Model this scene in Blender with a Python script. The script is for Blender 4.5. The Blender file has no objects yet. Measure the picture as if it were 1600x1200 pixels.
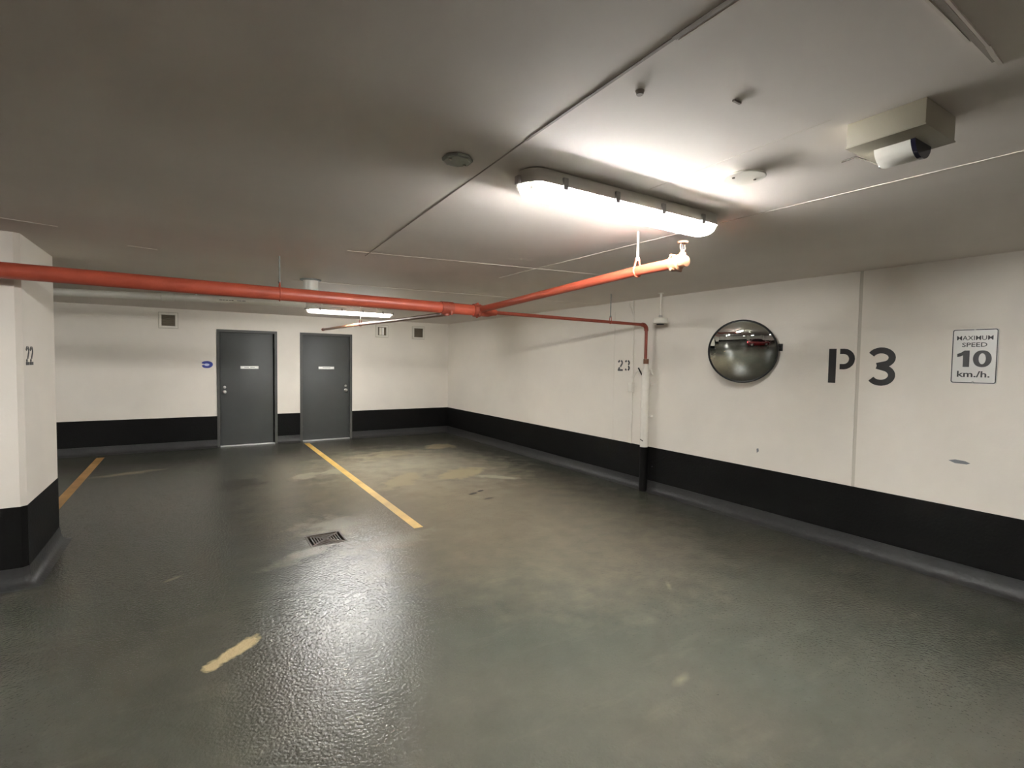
import bpy, bmesh, math, random
from mathutils import Vector, Matrix

random.seed(7)
S = bpy.context.scene
COL = S.collection
PI = math.pi

# ------------------------------------------------------------------ camera
F_PX, YAW, PITCH, ROLL = 791.69, math.radians(32.24), math.radians(-2.493), math.radians(0.8385)
_f = Vector((math.sin(YAW) * math.cos(PITCH), math.cos(YAW) * math.cos(PITCH), math.sin(PITCH)))
_r0 = Vector((math.cos(YAW), -math.sin(YAW), 0))
_u0 = _r0.cross(_f)
_r = _r0 * math.cos(ROLL) + _u0 * math.sin(ROLL)
_u = _u0 * math.cos(ROLL) - _r0 * math.sin(ROLL)
cam = bpy.data.cameras.new('camera')
cam_o = bpy.data.objects.new('camera', cam)
COL.objects.link(cam_o)
cam.sensor_width = 36.0
cam.lens = F_PX / 1600 * 36.0
cam.clip_start = 0.02
cam_o.matrix_world = Matrix(((_r.x, _u.x, -_f.x, 0), (_r.y, _u.y, -_f.y, 0), (_r.z, _u.z, -_f.z, 1.6), (0, 0, 0, 1)))
S.camera = cam_o

# ------------------------------------------------------------------ world and exposure
w = bpy.data.worlds.new('world')
S.world = w
w.use_nodes = True
w.node_tree.nodes['Background'].inputs[0].default_value = (0.9, 0.92, 1.0, 1)
w.node_tree.nodes['Background'].inputs[1].default_value = 0.0
S.view_settings.view_transform = 'Standard'
S.view_settings.look = 'None'
S.view_settings.gamma = 1.0
S.view_settings.use_curve_mapping = False
S.view_settings.exposure = 3.0
TUBE_COLOUR = (1.0, 0.98, 0.975)
# tube brightness of each fixture, set apart to balance the lighting
TUBES = dict(main=92.0, bays=50.0, aisle=70.0, aisle_far=50.0, bay_side=30.0, rear=15.0)
S.cycles.max_bounces = 7
S.cycles.diffuse_bounces = 4
S.cycles.glossy_bounces = 4
S.cycles.transparent_max_bounces = 8

# ------------------------------------------------------------------ room numbers (metres)
XR, YB, H = 4.864, 10.427, 2.422          # right wall, back wall, ceiling
XL, YN = -13.0, -10.5                     # far left wall, rear wall behind the viewpoint
ZB, ZS = 0.558, 0.134                     # top of black paint, top of the grey coving
DOORS = [(0.363, 1.347), (1.748, 2.735)]
ZD = 2.105

# ------------------------------------------------------------------ materials
def lin(r, g, b):
    def c(v):
        v /= 255.0
        return v / 12.92 if v <= 0.04045 else ((v + 0.055) / 1.055) ** 2.4
    return (c(r), c(g), c(b), 1.0)

def mat(name, col, rough=0.5, var=0.0, vscale=2.0, bump=0.0, bscale=40.0, metal=0.0, spec=0.5, coat=0.0, detail=4.0):
    m = bpy.data.materials.new(name)
    m.use_nodes = True
    nt = m.node_tree
    b = nt.nodes['Principled BSDF']
    b.inputs['Base Color'].default_value = col
    b.inputs['Roughness'].default_value = rough
    b.inputs['Metallic'].default_value = metal
    b.inputs['Specular IOR Level'].default_value = spec
    b.inputs['Coat Weight'].default_value = coat
    tc = nt.nodes.new('ShaderNodeTexCoord')
    if var > 0:
        n = nt.nodes.new('ShaderNodeTexNoise')
        n.inputs['Scale'].default_value = vscale
        n.inputs['Detail'].default_value = detail
        n.inputs['Roughness'].default_value = 0.6
        nt.links.new(tc.outputs['Object'], n.inputs['Vector'])
        r = nt.nodes.new('ShaderNodeValToRGB')
        r.color_ramp.elements[0].position = 0.3
        r.color_ramp.elements[1].position = 0.7
        r.color_ramp.elements[0].color = tuple(max(0, c * (1 - var)) for c in col[:3]) + (1,)
        r.color_ramp.elements[1].color = tuple(min(1, c * (1 + var)) for c in col[:3]) + (1,)
        nt.links.new(n.outputs['Fac'], r.inputs['Fac'])
        nt.links.new(r.outputs['Color'], b.inputs['Base Color'])
    if bump > 0:
        n2 = nt.nodes.new('ShaderNodeTexNoise')
        n2.inputs['Scale'].default_value = bscale
        n2.inputs['Detail'].default_value = 3
        nt.links.new(tc.outputs['Object'], n2.inputs['Vector'])
        bp = nt.nodes.new('ShaderNodeBump')
        bp.inputs['Strength'].default_value = bump
        bp.inputs['Distance'].default_value = 0.01
        nt.links.new(n2.outputs['Fac'], bp.inputs['Height'])
        nt.links.new(bp.outputs['Normal'], b.inputs['Normal'])
    return m

def emit_mat(name, col, strength):
    m = bpy.data.materials.new(name)
    m.use_nodes = True
    b = m.node_tree.nodes['Principled BSDF']
    b.inputs['Base Color'].default_value = (0.8, 0.8, 0.8, 1)
    b.inputs['Emission Color'].default_value = tuple(col) + (1,)
    b.inputs['Emission Strength'].default_value = strength
    return m

def lens_mat(name):
    m = bpy.data.materials.new(name)
    m.use_nodes = True
    nt = m.node_tree
    out = nt.nodes['Material Output']
    nt.nodes.remove(nt.nodes['Principled BSDF'])
    t = nt.nodes.new('ShaderNodeBsdfTransparent')
    t.inputs[0].default_value = (0.93, 0.93, 0.92, 1)
    d = nt.nodes.new('ShaderNodeBsdfTranslucent')
    d.inputs[0].default_value = (0.9, 0.9, 0.88, 1)
    g = nt.nodes.new('ShaderNodeBsdfGlossy')
    g.inputs['Roughness'].default_value = 0.15
    a = nt.nodes.new('ShaderNodeMixShader')
    a.inputs[0].default_value = 0.12
    c = nt.nodes.new('ShaderNodeMixShader')
    c.inputs[0].default_value = 0.06
    nt.links.new(t.outputs[0], a.inputs[1])
    nt.links.new(d.outputs[0], a.inputs[2])
    nt.links.new(a.outputs[0], c.inputs[1])
    nt.links.new(g.outputs[0], c.inputs[2])
    nt.links.new(c.outputs[0], out.inputs['Surface'])
    return m

def floor_mat():
    m = bpy.data.materials.new('floor_paint')
    m.use_nodes = True
    nt = m.node_tree
    N = nt.nodes.new
    L = nt.links.new
    b = nt.nodes['Principled BSDF']
    tc = N('ShaderNodeTexCoord')
    obj = tc.outputs['Object']

    def noise(scale, detail=4, rough=0.55, vec=None):
        n = N('ShaderNodeTexNoise')
        n.inputs['Scale'].default_value = scale
        n.inputs['Detail'].default_value = detail
        n.inputs['Roughness'].default_value = rough
        L(vec or obj, n.inputs['Vector'])
        return n

    def ramp(fac, p0, p1, c0, c1):
        r = N('ShaderNodeValToRGB')
        r.color_ramp.elements[0].position = p0
        r.color_ramp.elements[1].position = p1
        r.color_ramp.elements[0].color = c0
        r.color_ramp.elements[1].color = c1
        L(fac, r.inputs['Fac'])
        return r

    def mixc(fac, a, bb, mode='MIX'):
        x = N('ShaderNodeMix')
        x.data_type = 'RGBA'
        x.blend_type = mode
        if isinstance(fac, float):
            x.inputs[0].default_value = fac
        else:
            L(fac, x.inputs[0])
        for sock, v in ((x.inputs[6], a), (x.inputs[7], bb)):
            if isinstance(v, tuple):
                sock.default_value = v
            else:
                L(v, sock)
        return x.outputs[2]

    def math_(op, a, bb=None):
        x = N('ShaderNodeMath')
        x.operation = op
        for k, v in enumerate((a, bb)):
            if v is None:
                continue
            if isinstance(v, (int, float)):
                x.inputs[k].default_value = v
            else:
                L(v, x.inputs[k])
        return x.outputs[0]

    base = ramp(noise(0.55, 3).outputs['Fac'], 0.3, 0.7, lin(59, 61, 55), lin(68, 65, 58)).outputs['Color']
    fine = ramp(noise(3.0, 8, 0.75).outputs['Fac'], 0.25, 0.75, (0.90, 0.90, 0.90, 1), (1.10, 1.10, 1.09, 1)).outputs['Color']
    c = mixc(1.0, base, fine, 'MULTIPLY')
    # worn, scuffed streaks where tyres turn
    mp = N('ShaderNodeMapping')
    mp.inputs['Rotation'].default_value = (0, 0, 0.5)
    mp.inputs['Scale'].default_value = (0.9, 3.2, 1)
    L(obj, mp.inputs['Vector'])
    streak = ramp(noise(1.6, 5, 0.62, mp.outputs['Vector']).outputs['Fac'], 0.56, 0.78, (0, 0, 0, 1), (1, 1, 1, 1)).outputs['Color']
    c = mixc(math_('MULTIPLY', streak, 0.09), c, lin(126, 118, 100))

    wob = math_('MULTIPLY', math_('SUBTRACT', noise(4.5, 4, 0.65).outputs['Fac'], 0.5), 2.2)

    def stain(cx, cy, rx, ry, rot, col, amt, soft=0.35, wobble=0.8):
        nonlocal c
        mp = N('ShaderNodeMapping')
        mp.vector_type = 'TEXTURE'
        mp.inputs['Location'].default_value = (cx, cy, 0)
        mp.inputs['Rotation'].default_value = (0, 0, rot)
        mp.inputs['Scale'].default_value = (rx, ry, 1000)
        L(obj, mp.inputs['Vector'])
        ln = N('ShaderNodeVectorMath')
        ln.operation = 'LENGTH'
        L(mp.outputs['Vector'], ln.inputs[0])
        d = math_('ADD', ln.outputs['Value'], math_('MULTIPLY', wob, wobble))
        r = ramp(d, 1.0 - soft, 1.0, (1, 1, 1, 1), (0, 0, 0, 1)).outputs['Color']
        c = mixc(math_('MULTIPLY', r, amt), c, col)

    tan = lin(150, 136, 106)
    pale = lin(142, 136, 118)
    worn = lin(136, 125, 104)  # wear tone, lightened to carry the brighter mid-floor light as well
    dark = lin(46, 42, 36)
    stain(2.5, 6.0, 2.2, 4.0, 0.1, worn, 0.9, 0.95, 0.15)  # broad tan wear that also paints in the lit middle of the floor
    stain(2.9, 7.3, 1.7, 1.9, 0.3, pale, 0.75, 0.95, 0.5)  # pale patch, lightened in place of the grazing reflection at the back
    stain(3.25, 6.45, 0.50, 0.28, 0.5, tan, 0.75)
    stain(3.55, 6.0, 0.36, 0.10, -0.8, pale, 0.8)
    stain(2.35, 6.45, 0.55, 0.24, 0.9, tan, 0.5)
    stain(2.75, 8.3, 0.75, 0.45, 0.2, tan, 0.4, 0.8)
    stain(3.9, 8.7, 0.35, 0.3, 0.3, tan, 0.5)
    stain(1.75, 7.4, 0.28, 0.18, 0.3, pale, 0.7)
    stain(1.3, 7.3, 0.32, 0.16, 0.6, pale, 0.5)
    stain(0.42, 7.22, 0.40, 0.32, 0.1, dark, 0.65)
    stain(2.86, 5.38, 0.08, 0.035, 0.4, lin(22, 24, 20), 0.95, 0.3, 0.2)
    stain(3.0, 5.45, 0.06, 0.03, 0.4, lin(22, 24, 20), 0.9, 0.3, 0.2)
    stain(2.92, 5.1, 0.09, 0.04, 0.2, lin(56, 54, 48), 0.6, 0.5, 0.2)
    stain(0.16, 3.07, 0.19, 0.06, 0.75, lin(160, 142, 108), 0.85, 0.25, 0.9)
    stain(-0.75, 8.6, 0.5, 0.12, 0.3, worn, 0.6, 0.6)
    stain(1.15, 5.0, 0.45, 0.36, 0.0, pale, 0.55, 0.7)
    stain(1.5, 4.3, 0.5, 0.2, 0.4, pale, 0.4, 0.7)
    stain(0.75, 4.35, 0.4, 0.12, 0.5, pale, 0.35, 0.7)
    stain(2.08, 1.65, 0.09, 0.04, 0.2, worn, 0.22, 0.8, 0.5)
    stain(2.90, 2.43, 0.08, 0.025, 0.9, worn, 0.2, 0.8, 0.5)
    stain(-0.14, 4.33, 0.07, 0.025, 0.6, pale, 0.3, 0.6, 0.5)
    L(c, b.inputs['Base Color'])
    b.inputs['Roughness'].default_value = 0.22
    b.inputs['Specular IOR Level'].default_value = 0.20
    # orange-peel relief of the traffic coating
    n1 = noise(58.0, 2, 0.5)
    bp = N('ShaderNodeBump')
    bp.inputs['Strength'].default_value = 0.85
    bp.inputs['Distance'].default_value = 0.0042
    L(n1.outputs['Fac'], bp.inputs['Height'])
    L(bp.outputs['Normal'], b.inputs['Normal'])
    return m

M = {}
M['wall'] = mat('cream_wall_paint', lin(222, 216, 204), 0.6, 0.04, 1.1, 0.12, 60)
M['ceiling'] = mat('ceiling_concrete_paint', lin(216, 209, 201), 0.8, 0.05, 0.9, 0.04, 30)
M['seam_dark'] = mat('ceiling_joint', lin(150, 143, 133), 0.8, 0.15, 9)
M['seam_light'] = mat('ceiling_joint_ridge', lin(210, 203, 192), 0.7, 0.08, 9)
M['floor'] = floor_mat()
M['black'] = mat('black_wall_paint', lin(11, 11, 10), 0.65, 0.15, 2.5, 0.2, 50, spec=0.12)
M['cove'] = mat('dark_grey_coving_coat', lin(42, 42, 41), 0.5, 0.12, 4, 0.3, 40, spec=0.3)
M['pit'] = mat('dark_pit', lin(22, 21, 19), 0.9)
M['yellow'] = mat('yellow_line_paint', lin(186, 152, 78), 0.55, 0.22, 3, 0.2, 60)
M['yellow_shaded'] = mat('shaded_yellow_line_paint', lin(142, 106, 60), 0.6, 0.25, 3, 0.2, 60, spec=0.3)  # darker yellow: dim light behind the column put into the colour
M['door'] = mat('grey_door_paint', lin(68, 70, 68), 0.5, 0.05, 1.5, spec=0.35)
M['frame'] = mat('grey_frame_paint', lin(72, 72, 68), 0.5, 0.05, 2, spec=0.35)
M['steel'] = mat('brushed_steel', lin(190, 188, 182), 0.3, 0.05, 8, metal=1.0)
M['alu'] = mat('aluminium', lin(205, 205, 205), 0.4, metal=0.6)
M['galv'] = mat('galvanised_steel', lin(134, 138, 132), 0.5, 0.1, 14, metal=0.3)
M['red'] = mat('red_pipe_paint', lin(168, 76, 54), 0.42, 0.12, 5, 0.1, 60)
M['reddark'] = mat('red_brown_coupling', lin(138, 62, 44), 0.5, 0.2, 12)
M['bronze'] = mat('pale_brass', lin(124, 86, 64), 0.4, 0.08, 12, metal=0.2)
M['white'] = mat('white_plastic', lin(226, 224, 214), 0.4, 0.04, 4)
M['whitesteel'] = mat('white_painted_steel', lin(224, 220, 208), 0.5, 0.06, 6, 0.15, 40)
M['housing'] = mat('light_grey_housing', lin(202, 199, 188), 0.5, 0.03, 4)
M['reflector'] = mat('white_reflector', lin(240, 240, 236), 0.4)
for _k, _v in TUBES.items():
    M['tube_' + _k] = emit_mat('glowing_tube_' + _k, TUBE_COLOUR, _v)
M['lens'] = lens_mat('clear_lens')
M['clip'] = mat('grey_clip', lin(150, 148, 140), 0.4)
M['mirror'] = mat('mirror_glass', lin(226, 230, 226), 0.02, metal=1.0)
M['rubber'] = mat('black_rubber', lin(18, 18, 17), 0.5)
M['signwhite'] = mat('white_sign_sheet', lin(214, 214, 208), 0.35)
M['ink'] = mat('black_ink', lin(16, 15, 14), 0.5)
M['faint'] = mat('faded_ink', lin(120, 122, 124), 0.6)
M['blue'] = mat('blue_paint', lin(52, 66, 150), 0.5, 0.2, 30)
M['bluepale'] = mat('pale_blue_paint', lin(206, 214, 240), 0.5)
M['iron'] = mat('cast_iron', lin(72, 64, 55), 0.6, 0.2, 20, 0.2, 60, spec=0.2)
M['box'] = mat('beige_box', lin(158, 152, 134), 0.5, 0.04, 5)
M['smoked'] = mat('smoked_lens', lin(28, 26, 44), 0.15)
M['bead'] = mat('sealant', lin(192, 186, 172), 0.7)
M['duct'] = mat('vent_inside', lin(104, 95, 80), 0.7, 0.1, 8)
M['carpaint'] = mat('dark_red_car_paint', lin(92, 14, 20), 0.25, metal=0.3, coat=1.0)
M['carglass'] = mat('dark_car_glass', lin(12, 14, 16), 0.08)
M['tyre'] = mat('tyre_rubber', lin(20, 20, 20), 0.8)
M['taillight'] = emit_mat('lit_tail_light', (1.0, 0.03, 0.06), 0.6)
M['plate'] = mat('licence_plate_white', lin(210, 212, 214), 0.4)

# ------------------------------------------------------------------ mesh helpers
class MB:
    """collects shapes; build() links them as one mesh object"""
    def __init__(self):
        self.v, self.f = [], []

    def add(self, vs, fs):
        o = len(self.v)
        self.v += [Vector(p) for p in vs]
        self.f += [tuple(i + o for i in q) for q in fs]
        return self

    def box(self, x0, x1, y0, y1, z0, z1, bev=0.0):
        if bev <= 0:
            vs = [(x, y, z) for z in (z0, z1) for y in (y0, y1) for x in (x0, x1)]
            return self.add(vs, [(0, 2, 3, 1), (4, 5, 7, 6), (0, 1, 5, 4), (2, 6, 7, 3), (0, 4, 6, 2), (1, 3, 7, 5)])
        bm = bmesh.new()
        bmesh.ops.create_cube(bm, size=1.0)
        for v in bm.verts:
            v.co = Vector(((x0 + x1) / 2 + v.co.x * (x1 - x0), (y0 + y1) / 2 + v.co.y * (y1 - y0), (z0 + z1) / 2 + v.co.z * (z1 - z0)))
        bmesh.ops.bevel(bm, geom=bm.edges[:], offset=bev, segments=2, affect='EDGES', profile=0.5)
        bm.verts.index_update()
        self.add([v.co.copy() for v in bm.verts], [tuple(v.index for v in f.verts) for f in bm.faces])
        bm.free()
        return self

    def loft(self, loops, cap0=True, cap1=True):
        n = len(loops[0])
        vs = [p for l in loops for p in l]
        fs = []
        for k in range(len(loops) - 1):
            for i in range(n):
                j = (i + 1) % n
                fs.append((k * n + i, k * n + j, (k + 1) * n + j, (k + 1) * n + i))
        if cap0:
            fs.append(tuple(range(n - 1, -1, -1)))
        if cap1:
            fs.append(tuple(range((len(loops) - 1) * n, len(loops) * n)))
        return self.add(vs, fs)

    def tube(self, pts, r, seg=16, cap=True):
        pts = [Vector(p) for p in pts]
        rs = r if isinstance(r, (list, tuple)) else [r] * len(pts)
        loops = []
        ref = None
        for i, p in enumerate(pts):
            a = pts[max(i - 1, 0)]
            b = pts[min(i + 1, len(pts) - 1)]
            d = (b - a).normalized()
            if ref is None:
                ref = Vector((0, 0, 1)) if abs(d.z) < 0.9 else Vector((1, 0, 0))
            s = d.cross(ref).normalized()
            ref = s.cross(d).normalized()
            loops.append([p + (s * math.cos(2 * PI * k / seg) + ref * math.sin(2 * PI * k / seg)) * rs[i] for k in range(seg)])
        return self.loft(loops, cap, cap)

    def lathe(self, prof, seg=32, at=(0, 0, 0), cap0=True, cap1=True):
        """prof: list of (radius, z)"""
        at = Vector(at)
        loops = [[at + Vector((r * math.cos(2 * PI * k / seg), r * math.sin(2 * PI * k / seg), z)) for k in range(seg)] for r, z in prof]
        return self.loft(loops, cap0, cap1)

    def prism(self, poly, z0, z1):
        return self.loft([[(x, y, z0) for x, y in poly], [(x, y, z1) for x, y in poly]])

    def ribbon(self, pts, width, z0=0.0, z1=0.002):
        """flat stroke of given width along 2-D points, butt ends"""
        pts = [Vector(p) for p in pts]
        lft, rgt = [], []
        for i, p in enumerate(pts):
            a = pts[max(i - 1, 0)]
            b = pts[min(i + 1, len(pts) - 1)]
            d = (b - a).normalized()
            n = Vector((-d.y, d.x))
            if 0 < i < len(pts) - 1:
                d1 = (pts[i] - pts[i - 1]).normalized()
                n1 = Vector((-d1.y, d1.x))
                k = 1.0 / max(0.5, n.dot(n1))
            else:
                k = 1.0
            lft.append(p + n * width / 2 * k)
            rgt.append(p - n * width / 2 * k)
        m = len(pts)
        vs = [(p.x, p.y, z1) for p in lft] + [(p.x, p.y, z1) for p in rgt] + [(p.x, p.y, z0) for p in lft] + [(p.x, p.y, z0) for p in rgt]
        fs = []
        for i in range(m - 1):
            fs += [(i, m + i, m + i + 1, i + 1), (2 * m + i, 2 * m + i + 1, 3 * m + i + 1, 3 * m + i),
                   (i, i + 1, 2 * m + i + 1, 2 * m + i), (m + i, 3 * m + i, 3 * m + i + 1, m + i + 1)]
        fs += [(0, 2 * m, 3 * m, m), (m - 1, 2 * m - 1, 4 * m - 1, 3 * m - 1)]
        return self.add(vs, fs)

    def xf(self, mtx):
        self.v = [mtx @ p for p in self.v]
        return self

    def build(self, name, material, parent=None, smooth=True, angle=35):
        me = bpy.data.meshes.new(name)
        me.from_pydata([tuple(p) for p in self.v], [], self.f)
        bm = bmesh.new()
        bm.from_mesh(me)
        bmesh.ops.recalc_face_normals(bm, faces=bm.faces[:])
        bm.to_mesh(me)
        bm.free()
        me.materials.append(M[material] if isinstance(material, str) else material)
        if smooth:
            for p in me.polygons:
                p.use_smooth = True
            me.set_sharp_from_angle(angle=math.radians(angle))
        o = bpy.data.objects.new(name, me)
        COL.objects.link(o)
        if parent is not None:
            o.parent = parent
        return o

def tag(o, label=None, cat=None, group=None, kind=None):
    if label: o['label'] = label
    if cat: o['category'] = cat
    if group: o['group'] = group
    if kind: o['kind'] = kind
    return o

def thing(name, label, cat, loc=(0, 0, 0), rot=None, group=None, kind=None):
    o = bpy.data.objects.new(name, None)
    COL.objects.link(o)
    o.empty_display_size = 0.1
    o.location = loc
    if rot is not None:
        o.rotation_euler = rot
    return tag(o, label, cat, group, kind)

def copy_tree(o, parent=None):
    c = o.copy()
    COL.objects.link(c)
    if parent is not None:
        c.parent = parent
    for ch in list(o.children):
        copy_tree(ch, c)
    return c

def frame_mtx(X, Y, at):
    X, Y = Vector(X), Vector(Y)
    Z = X.cross(Y)
    return Matrix(((X.x, Y.x, Z.x, at[0]), (X.y, Y.y, Z.y, at[1]), (X.z, Y.z, Z.z, at[2]), (0, 0, 0, 1)))

def ON_RIGHT(y, z, off=0.0): return frame_mtx((0, -1, 0), (0, 0, 1), (XR - off, y, z))
def ON_BACK(x, z, off=0.0): return frame_mtx((1, 0, 0), (0, 0, 1), (x, YB - off, z))
def ON_PLUS_X(x, y, z): return frame_mtx((0, 1, 0), (0, 0, 1), (x, y, z))

def text_mb(body, height, width=None, bold=0.0, depth=0.001):
    """lettering mesh, lower left at origin, cap height = height, squeezed to width"""
    cu = bpy.data.curves.new('lettering', 'FONT')
    cu.body = body
    cu.size = 1.0
    cu.offset = bold
    cu.extrude = 0.5
    cu.resolution_u = 3
    o = bpy.data.objects.new('lettering', cu)
    COL.objects.link(o)
    dg = bpy.context.evaluated_depsgraph_get()
    me = bpy.data.meshes.new_from_object(o.evaluated_get(dg))
    vs = [v.co.copy() for v in me.vertices]
    fs = [tuple(p.vertices) for p in me.polygons]
    bpy.data.objects.remove(o)
    bpy.data.curves.remove(cu)
    bpy.data.meshes.remove(me)
    x0, x1 = min(v.x for v in vs), max(v.x for v in vs)
    y0, y1 = min(v.y for v in vs), max(v.y for v in vs)
    sy = height / (y1 - y0)
    sx = (width / (x1 - x0)) if width else sy
    mb = MB()
    mb.add([((v.x - x0) * sx, (v.y - y0) * sy, (v.z + 0.5) * depth) for v in vs], fs)
    return mb

def arc(cx, cy, rx, ry, a0, a1, n=10):
    return [(cx + rx * math.cos(math.radians(a0 + (a1 - a0) * k / n)), cy + ry * math.sin(math.radians(a0 + (a1 - a0) * k / n))) for k in range(n + 1)]

# ------------------------------------------------------------------ the setting
T = 0.2
# floor with an opening for the drain
DX, DY, DR = 0.990, 4.649, 0.155
mb = MB()
for x0, x1, y0, y1 in ((XL, DX - DR, YN, YB + 0.3), (DX + DR, XR, YN, YB + 0.3), (DX - DR, DX + DR, YN, DY - DR), (DX - DR, DX + DR, DY + DR, YB + 0.3)):
    mb.box(x0, x1, y0, y1, -0.15, 0.0)
floor = tag(mb.build('floor', 'floor', smooth=False), 'worn grey-green painted concrete garage floor', None, None, 'structure')

mb = MB().box(XL, XR + T, YN, YB + T, H, H + 0.2)
ceiling = tag(mb.build('ceiling', 'ceiling', smooth=False), 'low painted concrete ceiling with formwork joints', None, None, 'structure')

def seam(pts, wdt, mtl, drop=0.003):
    mb = MB()
    for a, b in zip(pts[:-1], pts[1:]):
        a, b = Vector(a), Vector(b)
        d = (b - a).normalized()
        n = Vector((-d.y, d.x)) * wdt / 2
        q = [a - n, b - n, b + n, a + n]
        mb.loft([[(p.x, p.y, H) for p in q], [(p.x, p.y, H - drop) for p in q]])
    return mb.build('ceiling_seam', mtl, ceiling, smooth=False)

seam([(0.99, -2.0), (1.035, 0.9)], 0.016, 'seam_dark', 0.003)
seam([(1.035, 0.9), (1.054, 1.6)], 0.010, 'seam_dark', 0.003)
seam([(1.054, 1.6), (1.11, 2.9), (1.165, 4.05)], 0.005, 'seam_dark', 0.002)
seam([(0.985 + 0.035, -2.0), (1.03 + 0.025, 0.9)], 0.008, 'seam_light', 0.002)
seam([(2.70, -1.0), (2.651, 0.62), (2.6, 1.63), (2.55, 4.3)], 0.006, 'seam_light', 0.003)
seam([(1.81, 0.9), (1.83, 1.72)], 0.004, 'seam_light', 0.0012)
seam([(1.0, 3.94), (1.12, 3.92), (2.1, 3.76), (3.4, 3.56)], 0.005, 'seam_light', 0.002)
seam([(-1.6, 4.08), (-0.97, 4.26), (-0.72, 4.33)], 0.005, 'seam_light', 0.002)
seam([(-0.4, 4.75), (-0.22, 4.785)], 0.005, 'seam_light', 0.002)
seam([(0.9, 5.74), (1.163, 5.72), (2.52, 5.6), (XR, 5.4)], 0.010, 'seam_light', 0.004)
# rough filled joint near the sensor box
seam([(0.3, 0.487), (1.42, 0.486), (1.62, 0.491), (1.82, 0.494)], 0.012, 'seam_dark', 0.003)
seam([(0.3, 0.476), (1.42, 0.474), (1.60, 0.479), (1.72, 0.482)], 0.006, 'seam_light', 0.005)
seam([(1.72, 0.482), (1.78, 0.487), (1.85, 0.490)], 0.010, 'seam_light', 0.004)
seam([(1.30, 0.500), (1.55, 0.501), (1.66, 0.503)], 0.006, 'seam_light', 0.003)
# little cast-in nubs
MB().lathe([(0.010, -0.012), (0.014, 0)], 10, (1.15, 1.125, H)).build('ceiling_nub', 'seam_dark', ceiling)
MB().box(1.425, 1.46, 0.995, 1.003, H - 0.006, H).build('ceiling_nub', 'seam_dark', ceiling)

# right wall: cast panels on both sides of a control joint
YJ = 2.113
mb = MB()
mb.box(XR, XR + T, YN, YJ - 0.013, 0, H)
mb.box(XR, XR + T, YJ + 0.013, YB + T, 0, H)
mb.box(XR + 0.02, XR + T, YJ - 0.013, YJ + 0.013, 0, H)
wall_r = tag(mb.build('wall_right', 'wall', smooth=False), 'long cream painted concrete wall with a vertical joint', None, None, 'structure')
MB().box(XR + 0.004, XR + 0.02, YJ - 0.013, YJ + 0.013, 0, H).build('joint_filler', 'bead', wall_r, smooth=False)
# fine trowelled ridge beside the bay number
MB().box(XR - 0.004, XR, 5.107, 5.115, ZB, 2.30).build('wall_seam', 'wall', wall_r, smooth=False)

# back wall with two door openings
mb = MB()
xs = [XL, DOORS[0][0], DOORS[0][1], DOORS[1][0], DOORS[1][1], XR]
for i in range(5):
    if i in (1, 3):
        mb.box(xs[i], xs[i + 1], YB, YB + T, ZD, H)
    else:
        mb.box(xs[i], xs[i + 1], YB, YB + T, 0, H)
wall_b = tag(mb.build('wall_back', 'wall', smooth=False), 'cream painted back wall with two grey doors', None, None, 'structure')
wall_l = tag(MB().box(XL - T, XL, YN - T, YB + T, 0, H).build('wall_left', 'wall', smooth=False), 'cream painted far side wall of the garage', None, None, 'structure')
wall_n = tag(MB().box(XL, XR + T, YN - T, YN, 0, H).build('wall_rear', 'wall', smooth=False), 'cream painted wall at the far end behind the car', None, None, 'structure')

# black painted skirt and grey coving
def black_back():
    mb = MB()
    for a, b in ((XL, DOORS[0][0]), (DOORS[0][1], DOORS[1][0]), (DOORS[1][1], XR)):
        mb.box(a, b, YB - 0.003, YB, 0.02, ZB)
    return mb
tag(black_back().build('baseboard_back', 'black', smooth=False), 'black painted skirt along the foot of the back wall', None, None, 'structure')
tag(MB().box(XR - 0.003, XR, YN, YB, 0.02, ZB).build('baseboard_right', 'black', smooth=False), 'black painted skirt along the foot of the long wall', None, None, 'structure')
tag(MB().box(XL, XL + 0.003, YN, YB, 0.02, ZB).build('baseboard_left', 'black', smooth=False), 'black painted skirt of the far side wall', None, None, 'structure')
tag(MB().box(XL, XR, YN, YN + 0.003, 0.02, ZB).build('baseboard_rear', 'black', smooth=False), 'black painted skirt of the end wall behind the car', None, None, 'structure')

COVE = [(0.0, ZS), (0.007, ZS), (0.012, 0.075), (0.024, 0.036), (0.045, 0.012), (0.075, 0.0), (0.0, 0.0)]
def cove_run(a, b, nrm):
    """coving between two floor points, nrm points into the room"""
    a, b, nrm = Vector(a), Vector(b), Vector(nrm)
    return MB().loft([[(p.x + nrm.x * o, p.y + nrm.y * o, z) for o, z in COVE] for p in (a, b)])
mb = MB()
for a, b in ((XL, DOORS[0][0]), (DOORS[0][1], DOORS[1][0]), (DOORS[1][1], XR)):
    q = cove_run((a, YB), (b, YB), (0, -1))
    mb.add(q.v, q.f)
tag(mb.build('trim_1', 'cove'), 'dark grey coving where floor meets the back wall', None, None, 'structure')
tag(cove_run((XR, YN), (XR, YB), (-1, 0)).build('trim_2', 'cove'), 'dark grey coving where floor meets the long wall', None, None, 'structure')

# yellow bay lines
def bay_line(x0, x1, y0, y1, m='yellow'):
    return MB().box(x0, x1, y0, y1, 0, 0.002).build('bay_line', m, floor, smooth=False)
tag(bay_line(1.772, 1.862, 4.52, 10.16), 'yellow painted line between the two parking bays')
tag(bay_line(-1.29, -1.19, 5.78, 10.12, 'yellow_shaded'), 'yellow painted line behind the column')
tag(bay_line(-4.35, -4.25, 4.52, 10.12), 'yellow painted line of the bay beyond the column')

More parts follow.
